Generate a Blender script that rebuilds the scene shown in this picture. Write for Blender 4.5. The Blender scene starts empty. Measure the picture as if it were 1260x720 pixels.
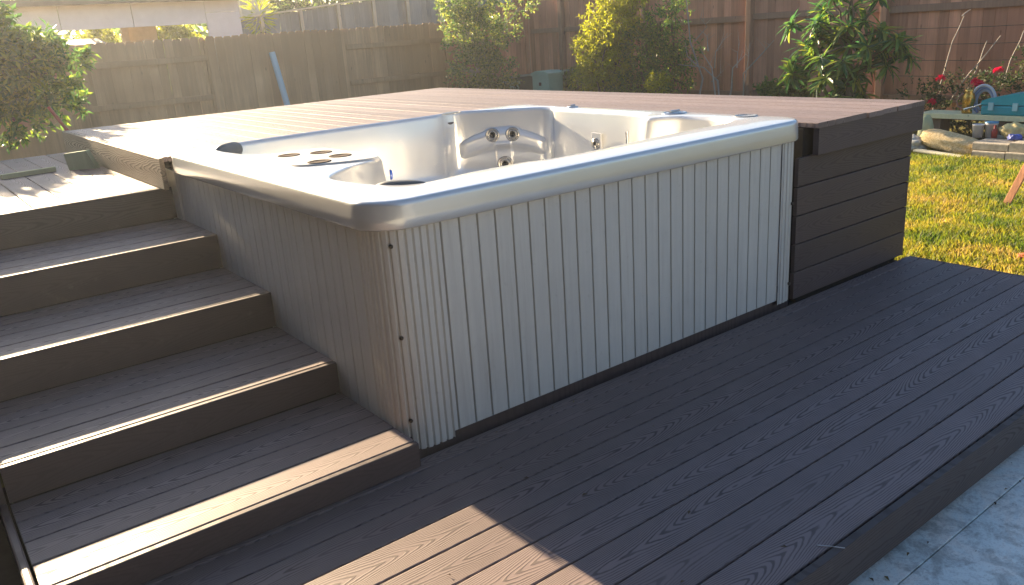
import bpy, math, random
import numpy as np
from mathutils import Vector, Matrix, noise
R = math.radians
sc = bpy.context.scene
col = sc.collection
rnd = random.Random(7)

# ------------------------------------------------------------------ helpers
class MB:
    """collects faces with uv, builds ONE mesh object"""
    def __init__(s):
        s.v = []; s.f = []; s.uv = []; s.sm = []; s.mi = []
    def face(s, pts, uv=None, smooth=False, mi=0):
        b = len(s.v); s.v += [tuple(p) for p in pts]
        s.f.append(tuple(range(b, b + len(pts))))
        s.uv.append(uv or [(0.0, 0.0)] * len(pts)); s.sm.append(smooth); s.mi.append(mi)
    def grid(s, rows, smooth=True, closed=False, uvs=None, mi=0, flip=False):
        """rows: list of equal length point lists (shared vertices)"""
        b = len(s.v); n = len(rows[0])
        for r in rows: s.v += [tuple(p) for p in r]
        for i in range(len(rows) - 1):
            for j in range(n if closed else n - 1):
                k = (j + 1) % n
                q = (b + i*n + j, b + i*n + k, b + (i+1)*n + k, b + (i+1)*n + j)
                if uvs: u = [uvs[i][j], uvs[i][k], uvs[i+1][k], uvs[i+1][j]]
                else: u = [(0.0, 0.0)] * 4
                if flip: q = q[::-1]; u = u[::-1]
                s.f.append(q); s.uv.append(u); s.sm.append(smooth); s.mi.append(mi)
    def prism(s, prof, A, U, V, W, L, uo=0.0, smooth=False, cap=True, mi=0, jit=(0, 0)):
        """profile (v,w) polygon CCW swept along U from 0..L starting at A"""
        A, U, V, W = map(Vector, (A, U, V, W)); n = len(prof)
        a = [A + U*jit[0] + V*p[0] + W*p[1] for p in prof]; b = [A + U*(L + jit[1]) + V*p[0] + W*p[1] for p in prof]
        for i in range(n):
            j = (i + 1) % n
            s.face([a[i], a[j], b[j], b[i]][::-1], [(uo, prof[i][0]), (uo, prof[j][0]), (uo+L, prof[j][0]), (uo+L, prof[i][0])][::-1], smooth, mi)
        if cap:
            s.face(a, [(p[1]*3+uo, p[0]) for p in prof], False, mi); s.face(b[::-1], [(p[1]*3+uo, p[0]) for p in prof][::-1], False, mi)
    def box(s, lo, hi, c=0.0, mi=0):
        """axis box; c = chamfer; uv along the longest axis"""
        lo = Vector(lo); hi = Vector(hi); d = hi - lo
        ax = max(range(3), key=lambda i: d[i])
        o = [i for i in range(3) if i != ax]
        E = [Vector((1,0,0)), Vector((0,1,0)), Vector((0,0,1))]
        U = E[ax]; V = E[o[0]]; W = E[o[1]]
        a, b = d[o[0]]/2, d[o[1]]/2
        if U.cross(V).dot(W) < 0: V, W = W, V; a, b = b, a
        cen = (lo + hi)/2 - U*d[ax]/2
        s.prism(rprof(a, b, c), cen, U, V, W, d[ax], uo=rnd.random()*20, mi=mi)
    def tube(s, pts, rad, n=8, mi=0, cap=True):
        pts = [Vector(p) for p in pts]
        rs = rad if isinstance(rad, (list, tuple)) else [rad]*len(pts)
        rows = []; ref = Vector((0.13, 0.31, 0.94)).normalized(); up = None
        for i, p in enumerate(pts):
            t = (pts[min(i+1, len(pts)-1)] - pts[max(i-1, 0)])
            if t.length < 1e-9: t = Vector((0, 0, 1))
            t.normalize()
            if up is None:
                up = ref.cross(t)
                if up.length < 0.05: up = Vector((1,0,0)).cross(t)
            up = (up - t*up.dot(t)).normalized(); si = t.cross(up)
            rows.append([p + (up*math.cos(a) + si*math.sin(a))*rs[i] for a in [2*math.pi*k/n for k in range(n)]])
        s.grid(rows, True, True, mi=mi)
        if cap:
            s.face(rows[0][::-1], mi=mi); s.face(rows[-1], mi=mi)
    def lathe(s, prof, A, axis, n=24, mi=0, smooth=True):
        """prof list of (r, h) along axis"""
        A = Vector(A); ax = Vector(axis).normalized()
        u = ax.orthogonal().normalized(); w = ax.cross(u)
        rows = [[A + ax*h + (u*math.cos(t) + w*math.sin(t))*r for t in [2*math.pi*k/n for k in range(n)]] for r, h in prof]
        s.grid(rows, smooth, True, mi=mi)
    def build(s, name, mats, parent=None, bevel=0, recalc=False):
        me = bpy.data.meshes.new(name)
        me.from_pydata([tuple(v) for v in s.v], [], s.f)
        if not isinstance(mats, (list, tuple)): mats = [mats]
        for m in mats: me.materials.append(m)
        me.polygons.foreach_set('use_smooth', s.sm)
        me.polygons.foreach_set('material_index', s.mi)
        ul = me.uv_layers.new(name='UVMap')
        ul.data.foreach_set('uv', [c for f in s.uv for p in f for c in p])
        me.update()
        o = bpy.data.objects.new(name, me); col.objects.link(o)
        if parent:
            o.parent = parent
            o.matrix_parent_inverse = Matrix.Translation(parent.location).inverted() if not any(parent.rotation_euler) else parent.matrix_basis.inverted()
        if bevel:
            b = o.modifiers.new('b', 'BEVEL'); b.width = bevel; b.segments = 2; b.limit_method = 'ANGLE'
        return o

def rprof(a, b, c):
    if c <= 0: return [(-a,-b),(a,-b),(a,b),(-a,b)]
    k = c*0.3
    return [(-a+c,-b),(a-c,-b),(a-k,-b+k),(a,-b+c),(a,b-c),(a-k,b-k),(a-c,b),(-a+c,b),(-a+k,b-k),(-a,b-c),(-a,-b+c),(-a+k,-b+k)]

def tag(o, label=None, cat=None, group=None, kind=None):
    if label: o['label'] = label
    if cat: o['category'] = cat
    if group: o['group'] = group
    if kind: o['kind'] = kind
    return o
def empty(name, loc, label, cat, group=None):
    e = bpy.data.objects.new(name, None); e.empty_display_size = .1; e.location = loc; col.objects.link(e)
    return tag(e, label, cat, group)

# ------------------------------------------------------------------ materials
class NT:
    def __init__(s, name):
        s.m = bpy.data.materials.new(name); s.m.use_nodes = True; s.t = s.m.node_tree
        s.b = s.t.nodes['Principled BSDF']; s.out = s.t.nodes['Material Output']
    def n(s, ty, **kw):
        x = s.t.nodes.new(ty)
        for k, v in kw.items():
            if k.startswith('_'): setattr(x, k[1:], v)
            else:
                key = int(k[1:]) if k[0] == 'i' and k[1:].isdigit() else k
                x.inputs[key].default_value = v
        return x
    def l(s, a, b): s.t.links.new(a, b)
    def math(s, op, a, b=None, c=None, clamp=False):
        x = s.t.nodes.new('ShaderNodeMath'); x.operation = op; x.use_clamp = clamp
        for i, q in enumerate((a, b, c)):
            if q is None: continue
            if isinstance(q, (int, float)): x.inputs[i].default_value = q
            else: s.l(q, x.inputs[i])
        return x.outputs[0]
    def mix(s, f, a, b, mode='MIX'):
        x = s.t.nodes.new('ShaderNodeMix'); x.data_type = 'RGBA'; x.blend_type = mode
        for i, q in ((0, f), (6, a), (7, b)):
            if isinstance(q, (int, float)): x.inputs[i].default_value = q
            elif isinstance(q, tuple): x.inputs[i].default_value = (*q[:3], 1)
            else: s.l(q, x.inputs[i])
        return x.outputs[2]
    def ramp(s, f, stops):
        x = s.t.nodes.new('ShaderNodeValToRGB'); e = x.color_ramp.elements
        while len(e) < len(stops): e.new(.5)
        for q, (p, c) in zip(e, stops):
            q.position = p; q.color = (*c, 1) if isinstance(c, tuple) else (c, c, c, 1)
        s.l(f, x.inputs[0]); return x.outputs[0]
    def noise(s, vec, scale, detail=3, rough=.5, dist=0.0, out=0):
        x = s.t.nodes.new('ShaderNodeTexNoise'); x.inputs['Scale'].default_value = scale; x.inputs['Detail'].default_value = detail
        x.inputs['Roughness'].default_value = rough; x.inputs['Distortion'].default_value = dist
        if vec is not None: s.l(vec, x.inputs['Vector'])
        return x.outputs[out]
    def obj(s):
        g = s.t.nodes.new('ShaderNodeNewGeometry'); return g.outputs['Position']
    def isl(s):
        g = s.t.nodes.new('ShaderNodeNewGeometry'); return g.outputs['Random Per Island']
    def scaled(s, vec, sx, sy, sz):
        x = s.t.nodes.new('ShaderNodeMapping'); x.inputs['Scale'].default_value = (sx, sy, sz); s.l(vec, x.inputs['Vector']); return x.outputs[0]
    def bump(s, h, strength, dist):
        x = s.t.nodes.new('ShaderNodeBump'); x.inputs['Strength'].default_value = strength; x.inputs['Distance'].default_value = dist
        s.l(h, x.inputs['Height']); s.l(x.outputs[0], s.b.inputs['Normal']); return x
    def set(s, **kw):
        for k, v in kw.items():
            k = k.replace('_', ' ')
            if isinstance(v, tuple): s.b.inputs[k].default_value = (*v, 1)
            elif isinstance(v, (int, float)): s.b.inputs[k].default_value = v
            else: s.l(v, s.b.inputs[k])

def plain(name, c, rough=.5, metal=0.0, nz=0.12, sc_=12, bump=0.0, coat=0.0, spec=.5):
    t = NT(name); p = t.obj()
    n = t.noise(p, sc_, 4, .6)
    a = tuple(x*(1-nz) for x in c); b = tuple(min(1, x*(1+nz)) for x in c)
    t.set(Base_Color=t.ramp(n, [(.3, a), (.7, b)]), Metallic=metal)
    r = t.ramp(t.noise(p, sc_*2.3, 3), [(.3, max(0, rough-.06)), (.7, min(1, rough+.06))]); t.l(r, t.b.inputs['Roughness'])
    t.set(Coat_Weight=coat, Specular_IOR_Level=spec)
    if bump: t.bump(t.noise(p, sc_*4, 4, .7), .5, bump)
    return t.m

def deck_mat(name, base, groove=.30, rough=.52, scale=1.0, deep=.00045, gmix=.82):
    """embossed composite plank: nested cathedral grain in the plank's own uv (metres)"""
    t = NT(name)
    uv = t.n('ShaderNodeUVMap').outputs[0]
    sp = t.n('ShaderNodeSeparateXYZ'); t.l(uv, sp.inputs[0]); u, v = sp.outputs[0], sp.outputs[1]
    isl = t.isl(); u = t.math('MULTIPLY', u, t.math('MULTIPLY_ADD', t.math('GREATER_THAN', t.math('FRACT', t.math('MULTIPLY', isl, 7.31)), .5), 2.0, -1.0))
    cx = t.n('ShaderNodeCombineXYZ'); t.l(t.math('MULTIPLY', u, 1.0), cx.inputs[0]); t.l(t.math('MULTIPLY', v, 2.5), cx.inputs[1]); 
    wob = t.noise(cx.outputs[0], 7.0, 3, .5)
    cx2 = t.n('ShaderNodeCombineXYZ'); t.l(u, cx2.inputs[0]); t.l(t.math('MULTIPLY', v, 1.5), cx2.inputs[1])
    slow = t.noise(cx2.outputs[0], 1.1, 1, .5)
    off = t.math('MULTIPLY', t.math('SUBTRACT', t.noise(cx2.outputs[0], 2.0, 0), .5), .05)
    vv = t.math('ABSOLUTE', t.math('ADD', v, off))
    q = t.math('MULTIPLY', t.math('POWER', t.math('MULTIPLY', vv, 14.0), 1.5), 8.5*scale)
    g = t.math('ADD', t.math('MULTIPLY', u, 13.0*scale), q)
    g = t.math('ADD', g, t.math('MULTIPLY', slow, 16.0*scale))
    g = t.math('ADD', g, t.math('MULTIPLY', wob, 2.2))
    w = t.math('SINE', t.math('MULTIPLY', g, 6.2832))
    line = t.ramp(t.math('MULTIPLY_ADD', w, .5, .5), [(.55, 0.0), (.90, 1.0)])   # 1 in the groove
    cx3 = t.n('ShaderNodeCombineXYZ'); t.l(t.math('MULTIPLY', u, 14.0), cx3.inputs[0]); t.l(t.math('MULTIPLY', v, 260.0), cx3.inputs[1])
    fine = t.noise(cx3.outputs[0], 1.0, 3, .7)
    line = t.math('MULTIPLY', line, t.ramp(t.noise(cx2.outputs[0], 9, 2), [(.30, .6), (.55, 1.0)]))
    line = t.math('MULTIPLY', line, t.math('MULTIPLY_ADD', t.math('FRACT', t.math('MULTIPLY', isl, 13.7)), .5, .5))
    pos = t.obj(); blot = t.noise(pos, 2.3, 4, .6)
    tone = t.math('ADD', t.math('MULTIPLY', isl, .46), t.math('MULTIPLY', blot, .32))
    tone = t.math('ADD', tone, t.math('MULTIPLY', fine, .20))
    c = t.ramp(tone, [(.2, tuple(x*.72 for x in base)), (.5, base), (.85, tuple(x*1.32 for x in base))])
    c = t.mix(t.math('MULTIPLY', line, gmix), c, tuple(x*groove for x in base))
    dust = t.ramp(t.noise(pos, 17, 5, .7), [(.60, 0.0), (.80, .16)])
    c = t.mix(dust, c, (.30, .27, .23))
    t.set(Base_Color=c, Specular_IOR_Level=.38)
    t.l(t.math('ADD', t.math('MULTIPLY', line, .2), t.math('MULTIPLY_ADD', t.noise(pos, 5, 3), .14, rough-.07)), t.b.inputs['Roughness'])
    h = t.math('SUBTRACT', t.math('MULTIPLY', fine, .12), line)
    t.bump(h, 1.0, deep)
    return t.m

M = {}
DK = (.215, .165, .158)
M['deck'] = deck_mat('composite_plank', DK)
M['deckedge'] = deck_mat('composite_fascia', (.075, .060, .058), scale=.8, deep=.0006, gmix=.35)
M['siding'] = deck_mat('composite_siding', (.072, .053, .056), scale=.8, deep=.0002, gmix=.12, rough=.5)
M['fascia_sunlit'] = deck_mat('fascia_sunlit_tone', (.30, .235, .16), scale=.75, deep=.0007, groove=.2, gmix=.95, rough=.65)  # brighter, warmer fascia copy: grazing sun put into colour and grain contrast
M['dark'] = plain('deck_void_shade', (.012, .011, .011), .9)  # near-black fill: shade in the deck hollows put into the colour
def wood(name, base, var=.45, rough=.85, warm=None, streak=1.0):
    t = NT(name); p = t.obj(); isl = t.isl()
    cx = t.n('ShaderNodeCombineXYZ'); t.l(t.math('MULTIPLY', isl, 37.0), cx.inputs[0])
    add = t.n('ShaderNodeVectorMath', _operation='ADD'); t.l(p, add.inputs[0]); t.l(cx.outputs[0], add.inputs[1])
    st = t.noise(t.scaled(add.outputs[0], 26, 26, 1.3), 1.0, 5, .65, .4)
    bl = t.noise(p, 1.3, 4, .6)
    f = t.math('ADD', t.math('ADD', t.math('MULTIPLY', st, .55*streak), t.math('MULTIPLY', isl, .35)), t.math('MULTIPLY', bl, .3))
    c = t.ramp(f, [(.3, tuple(x*(1-var) for x in base)), (.6, base), (.9, tuple(x*(1+var*1.3) for x in base))])
    if warm:
        c = t.mix(t.ramp(t.noise(p, .8, 3), [(.4, 0.0), (.62, .8)]), c, warm)
    kn = t.n('ShaderNodeTexVoronoi'); kn.inputs['Scale'].default_value = 2.4; t.l(t.scaled(add.outputs[0], 3, 3, 1), kn.inputs['Vector'])
    c = t.mix(t.ramp(kn.outputs[0], [(.03, .7), (.09, 0.0)]), c, tuple(x*.35 for x in base))
    t.set(Base_Color=c, Roughness=rough, Specular_IOR_Level=.25)
    t.bump(st, .6, .004)
    return t.m
M['fence_grey'] = wood('weathered_pickets', (.47, .28, .16), .4, warm=(.42, .23, .12))
M['fence_red'] = wood('red_cedar_pickets', (.50, .24, .15), .5, warm=(.38, .18, .115))
M['rail'] = wood('fence_rails', (.22, .155, .11), .35)
M['rail_red'] = wood('cedar_rails', (.27, .16, .11), .35)
M['fence_far'] = wood('far_pickets', (.17, .19, .20), .3)
M['fence_far_post'] = wood('far_posts', (.42, .37, .28), .3)

def acrylic():
    t = NT('pearl_acrylic'); p = t.obj()
    a = t.noise(p, 4, 3, .5, .3); b = t.noise(t.scaled(p, 1, 1, .35), 2.2, 3, .5)
    c = t.ramp(a, [(.25, (.66, .665, .66)), (.5, (.70, .705, .70)), (.75, (.74, .74, .725))])
    c = t.mix(t.ramp(b, [(.4, 0.0), (.65, .35)]), c, (.72, .70, .64))
    fl = t.noise(p, 180, 3, .6)
    c = t.mix(t.ramp(fl, [(.5, 0.0), (.7, .06)]), c, (.45, .45, .45))
    t.set(Base_Color=c, Metallic=.38, Coat_Weight=.5, Coat_Roughness=.06, Roughness=.27)
    return t.m
M['acrylic'] = acrylic()
def cabinet():
    t = NT('cabinet_polymer'); p = t.obj(); isl = t.isl()
    f = t.noise(t.scaled(p, 60, 60, 1.6), 1, 4, .6); bl = t.noise(p, 1.7, 4, .6)
    x = t.math('ADD', t.math('MULTIPLY', f, .4), t.math('MULTIPLY', bl, .5))
    c = t.ramp(x, [(.3, (.53, .52, .49)), (.6, (.63, .62, .58))])
    du = t.noise(p, 11, 5, .75)
    c = t.mix(t.ramp(du, [(.55, 0.0), (.8, .25)]), c, (.55, .53, .48))
    run = t.noise(t.scaled(p, 34, 34, 2.2), 1, 4, .65); c = t.mix(t.ramp(run, [(.56, 0.0), (.74, .30)]), c, (.33, .30, .26))
    sp = t.noise(p, 42, 5, .8); c = t.mix(t.ramp(sp, [(.60, 0.0), (.72, .35)]), c, (.30, .27, .23))
    t.set(Base_Color=c, Specular_IOR_Level=.5); t.l(t.ramp(du, [(.3, .36), (.75, .56)]), t.b.inputs['Roughness'])
    t.bump(f, .25, .0008)
    return t.m
M['cabinet'] = cabinet()
M['screw'] = plain('dark_screw', (.05, .045, .04), .4, .6)
M['chrome'] = plain('jet_steel', (.55, .55, .54), .18, .9)
M['jetring'] = plain('jet_ring', (.42, .40, .36), .25, .6)
M['jetdark'] = plain('jet_dark', (.015, .014, .014), .35)
M['vent'] = plain('vent_dark', (.06,.04,.035), .95, spec=.1)
M['pillow'] = plain('grey_pillow', (.13, .14, .14), .55)
M['lid'] = plain('filter_lid', (.72, .68, .60), .4, nz=.06, sc_=9)
M['bluelens'] = plain('blue_lens', (.03, .10, .45), .1, coat=1)

def ground_mat():
    t = NT('lawn_soil'); p = t.obj()
    a = t.noise(p, 1.6, 5, .65); b = t.noise(p, 22, 5, .7)
    c = t.ramp(t.math('ADD', t.math('MULTIPLY', a, .6), t.math('MULTIPLY', b, .4)),
               [(.35, (.045, .06, .018)), (.5, (.13, .125, .03)), (.62, (.20, .165, .06))])
    t.set(Base_Color=c, Roughness=.95, Specular_IOR_Level=.1)
    t.bump(b, .8, .03); return t.m
M['ground'] = ground_mat()
def patio_mat():
    t = NT('patio_concrete'); p = t.obj()
    a = t.noise(p, 3.2, 7, .7, .8); b = t.noise(p, 34, 6, .75); d = t.noise(p, 9, 6, .7, .5)
    c = t.ramp(a, [(.32, (.60, .66, .62)), (.46, (.82, .88, .84)), (.58, (.90, .88, .80)), (.72, (.72, .62, .54))])
    c = t.mix(t.ramp(d, [(.52, 0.0), (.66, .6)]), c, (.26, .25, .22))
    c = t.mix(t.ramp(b, [(.5, 0.0), (.66, .35)]), c, (.16, .15, .13))
    g = t.noise(p, 160, 4, .7); c = t.mix(t.ramp(g, [(.52, 0.0), (.62, .25)]), c, (.2, .19, .17))
    t.set(Base_Color=c, Roughness=.8)
    t.bump(b, .5, .004); return t.m
M['patio'] = patio_mat()

def leaf_mat(name, stops, trans=.4, rough=.45, tcol=None):
    t = NT(name); isl = t.isl(); p = t.obj()
    f = t.math('ADD', t.math('MULTIPLY', isl, .7), t.math('MULTIPLY', t.noise(p, 4, 3), .4))
    if name == 'grass_blades': f = t.math('ADD', t.math('MULTIPLY', isl, .4), t.math('MULTIPLY_ADD', t.noise(p, 2.6, 5, .65), 2.2, -.75))
    c = t.ramp(f, stops)
    t.set(Base_Color=c, Roughness=rough, Specular_IOR_Level=.4)
    tr = t.n('ShaderNodeBsdfTranslucent'); hs = t.n('ShaderNodeHueSaturation', Saturation=1.15, Value=1.9); t.l(c, hs.inputs['Color'])
    if tcol: t.l(t.mix(.6, hs.outputs[0], tcol), tr.inputs[0])
    else: t.l(hs.outputs[0], tr.inputs[0])
    mx = t.n('ShaderNodeMixShader'); mx.inputs[0].default_value = trans
    t.l(t.b.outputs[0], mx.inputs[1]); t.l(tr.outputs[0], mx.inputs[2]); t.l(mx.outputs[0], t.out.inputs[0])
    return t.m
G = lambda *c: c
M['leaf_dark'] = leaf_mat('glossy_leaves', [(.1, G(.035,.085,.035)), (.5, G(.075,.15,.045)), (.9, G(.24,.30,.06))], .5, .35)
M['leaf_small'] = leaf_mat('small_leaves', [(.1, G(.05,.10,.04)), (.55, G(.11,.17,.05)), (.9, G(.36,.36,.10))], .45)
M['leaf_yellow'] = leaf_mat('lime_leaves', [(.1, G(.10,.17,.03)), (.5, G(.22,.28,.035)), (.9, G(.38,.37,.05))], .55, tcol=(.55,.52,.03))
M['leaf_long'] = leaf_mat('long_leaves', [(.1, G(.03,.085,.04)), (.5, G(.06,.14,.05)), (.75, G(.15,.24,.05)), (.95, G(.42,.42,.10))], .38, .35)
M['leaf_low'] = leaf_mat('low_leaves', [(.1, G(.035,.08,.02)), (.6, G(.08,.15,.03)), (.95, G(.18,.24,.05))], .4)
M['leaf_rose'] = leaf_mat('rose_leaves', [(.1, G(.015,.035,.015)), (.6, G(.035,.06,.022)), (.95, G(.10,.11,.04))], .25, .7)
M['grass'] = leaf_mat('grass_blades', [(.1, G(.04,.08,.018)), (.40, G(.13,.165,.03)), (.7, G(.26,.235,.045)), (.98, G(.36,.26,.10))], .45, .6)
M['bark'] = wood('bark', (.13, .105, .08), .4)
M['bark_pale'] = wood('pale_bark', (.34, .31, .28), .35)
M['petal'] = leaf_mat('rose_petals', [(.1, G(.5,.01,.05)), (.9, G(.75,.03,.12))], .4)

# ------------------------------------------------------------------ setting
PZ = -.16; LZ = -.20
def sheet(name, x0, x1, y0, y1, z, mat, nx=1, ny=1, fn=None):
    b = MB(); rows = []
    for j in range(ny+1):
        rows.append([(x0+(x1-x0)*i/nx, y0+(y1-y0)*j/ny, z + (fn(x0+(x1-x0)*i/nx, y0+(y1-y0)*j/ny) if fn else 0)) for i in range(nx+1)])
    b.grid(rows); o = b.build(name, mat); tag(o, kind='structure'); return o
sheet('lawn', -150, 150, -60, 250, LZ, M['ground'])
# patio: two slabs with a scored joint at y=-1.33
b = MB()
for (x0, x1, y0, y1) in [(-6, 3.26, -1.3305, -1.0), (-6, 3.26, -3.6, -1.3335), (-6, 3.26, -8, -3.608)]:
    b.box((x0, y0, LZ-.05), (x1, y1, PZ), .003)
o = b.build('patio', M['patio']); tag(o, kind='structure')

# ------------------------------------------------------------------ decks
GAP = .0055; TH = .025
def planks(b, axis, lo, hi, a0, a1, z, pitch=None, edges=None, jit=0.0, mi=0):
    """planks running along axis ('x'/'y') between lo..hi, stacked from a0 to a1"""
    if edges is None:
        n = max(1, round((a1-a0)/pitch)); edges = [a0 + (a1-a0)*i/n for i in range(n+1)]
    for e0, e1 in zip(edges[:-1], edges[1:]):
        w = (e1-e0-GAP)/2; c = (e0+e1)/2; j0 = rnd.uniform(-jit, jit); j1 = rnd.uniform(-jit, jit)
        dz = rnd.uniform(-.0006, .0006)
        if axis == 'x': A = (lo, c, z-TH/2+dz); U = (1,0,0); V = (0,1,0)
        else: A = (c, lo, z-TH/2+dz); U = (0,1,0); V = (-1,0,0)
        b.prism(rprof(w, TH/2, .0035), A, U, V, (0,0,1), hi-lo, uo=rnd.random()*40, jit=(j0, j1))
def vboard(b, A, U, N, L, w, th=.022, c=.003):
    """board on edge: start A (centre of its cross-section), along U, facing N"""
    U = Vector(U); N = Vector(N); V = N.cross(U)
    b.prism(rprof(w/2, th/2, c), A, U, V, N, L, uo=rnd.random()*40)

# lower deck
X1 = 3.2824; WY = -1.234
low = empty('lower_deck', (1.5, -.6, PZ), 'long dark brown composite deck floor in front of the hot tub, boards running lengthwise', 'deck')
b = MB()
edges = [WY+.002, -1.0925, -.95, -.8075, -.665, -.5225, -.38, -.2375, -.095, -.022]
planks(b, 'x', -2.2, X1, 0, 0, 0, edges=edges)
b.build('deck_boards', M['deck'], low)
b = MB(); vboard(b, (-2.2, WY-.014, -.068), (1,0,0), (0,-1,0), X1+2.2+.024, .135, .024); b.build('fascia', M['deckedge'], low)
b = MB(); vboard(b, (X1+.014, WY, -.068), (0,1,0), (1,0,0), 1.20, .135, .024); b.build('fascia', M['deckedge'], low)
b = MB(); b.box((-2.2, WY+.01, PZ+.001), (X1-.01, .9, -.03)); b.build('frame', M['dark'], low)
b = MB(); b.tube([(.56,-1.205,.002),(.58,-1.235,.004),(.60,-1.262,.003)], .0013, 6)
tag(b.build('plastic_sliver', plain('sliver_white', (.6,.62,.65), .4)), 'tiny white plastic sliver lying on the edge of the lower deck', 'litter')

# stairs
ys = [-.0748, .4989, 1.0842, 1.6834, 2.283]; zs = [.0891, .2133, .3696, .5337, .7017]
SX0, SX1 = -1.147, .001
st = empty('deck_stairs', (-.6, 1.1, 0), 'four wide dark composite steps climbing beside the left side of the hot tub', 'stairs')
for i in range(4):
    b = MB(); y0 = ys[i]; y1 = ys[i+1]; z = zs[i]
    ed = [y0+.026, y0+.162]; 
    n = 3; rest = y1+.002 - ed[-1]
    ed += [ed[-1] + rest*k/n for k in range(1, n+1)]
    planks(b, 'x', SX0+.02, SX1, 0, 0, z, edges=ed)
    t = b.build('tread', M['deck'], st)
    b = MB(); zb = zs[i-1] if i else 0
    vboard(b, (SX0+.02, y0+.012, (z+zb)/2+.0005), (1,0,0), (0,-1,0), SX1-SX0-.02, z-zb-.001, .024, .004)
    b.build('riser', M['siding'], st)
b = MB()
for i in range(4): b.box((SX0+.03, ys[i]+.03, -.02), (SX1-.005, ys[4], zs[i]-TH-.003))
b.build('frame', M['dark'], st)
b = MB(); b.box((SX0-.012, ys[0]-.04, -.14), (SX0+.012, ys[0]+1.0, zs[0]+.012), .006)
b.box((SX0-.17, ys[0]-.06, -.14), (SX0-.014, ys[0]+1.9, -.04), .006)
for i in range(1, 4): b.box((SX0-.035, ys[i]-.01, zs[i]-.16), (SX0+.012, ys[i+1], zs[i]+.012), .004)  # stepped pieces added out of view to cast shade on the lowest trim
b.build('stringer', M['siding'], st)

# side platform
pf = empty('side_platform', (-.8, 3.5, LZ), 'raised landing at the head of the stairs with boards running away', 'deck')
PX = -.045; UH = .8676; PH = zs[4]; YB = 4.7345
b = MB(); ed = [PX-.002 - .1525*k for k in range(0, 15)][::-1]
planks(b, 'y', ys[4]+.028, YB+.1, 0, 0, PH, edges=ed, jit=.003); b.build('deck_boards', M['deck'], pf)
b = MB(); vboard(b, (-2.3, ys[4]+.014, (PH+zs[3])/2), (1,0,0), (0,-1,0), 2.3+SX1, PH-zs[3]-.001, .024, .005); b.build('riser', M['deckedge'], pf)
b = MB(); b.box((-2.3, ys[4]+.03, LZ), (PX-.03, YB+.05, PH-TH-.003)); b.build('frame', M['dark'], pf)

# upper deck
W_, D_ = 2.249, 2.1825
up = empty('upper_deck', (2.2, 3.4, LZ), 'raised composite deck wrapping behind the hot tub with dark siding', 'deck')
b = MB(); UX0 = PX-.005
# boards behind the tub run in y; picture frame strip on the left edge
ed = [UX0+.006, UX0+.032]; b1 = MB()
n = 16; xs = [UX0+.036 + (W_+.05-UX0-.036)*k/n for k in range(n+1)]
planks(b, 'y', D_+.045, YB, 0, 0, UH, edges=xs)
n2 = 7; xs2 = [W_+.05 + (X1+.03-W_-.05)*k/n2 for k in range(n2+1)]
planks(b, 'y', -.045, YB, 0, 0, UH, edges=xs2, jit=.006)
b.build('deck_boards', M['deck'], up)
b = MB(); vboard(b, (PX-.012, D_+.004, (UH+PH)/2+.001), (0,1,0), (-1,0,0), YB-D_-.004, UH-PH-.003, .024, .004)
o = b.build('fascia', M['fascia_sunlit'], up); o['label'] = 'fascia board with bold wood grain, sunlit tone put into its colour'
b = MB(); b.prism(rprof(.012, TH/2, .003), (UX0+.02, D_+.03, UH-TH/2+.001), (0,1,0), (-1,0,0), (0,0,1), YB-D_-.03); b.build('edge_strip', M['deck'], up)
# front siding (6 boards) + trim
zz = [0.003 + (.712-.003)*k/5 for k in range(6)]
b = MB()
for k in range(5):
    b.prism(rprof((zz[k+1]-zz[k]-.005)/2, .010, .003), (W_-.022, .010+rnd.uniform(-.0008, .0008), (zz[k]+zz[k+1])/2), (1,0,0), (0,0,1), (0,-1,0), X1-W_+.022, uo=rnd.random()*30)
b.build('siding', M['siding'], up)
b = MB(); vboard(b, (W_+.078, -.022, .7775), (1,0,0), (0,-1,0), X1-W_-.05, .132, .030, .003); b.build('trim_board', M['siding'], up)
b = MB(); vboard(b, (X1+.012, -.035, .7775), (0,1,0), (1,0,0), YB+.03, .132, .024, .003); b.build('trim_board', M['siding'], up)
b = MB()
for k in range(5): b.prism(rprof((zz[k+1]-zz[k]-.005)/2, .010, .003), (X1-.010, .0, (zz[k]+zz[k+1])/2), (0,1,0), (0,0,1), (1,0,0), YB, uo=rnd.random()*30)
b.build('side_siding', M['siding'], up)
b = MB(); b.box((W_+.05, .03, LZ), (X1-.03, YB-.03, UH-TH-.004)); b.box((.02, D_+.06, LZ), (W_+.04, YB-.03, UH-TH-.004)); b.build('frame', M['dark'], up)

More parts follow.
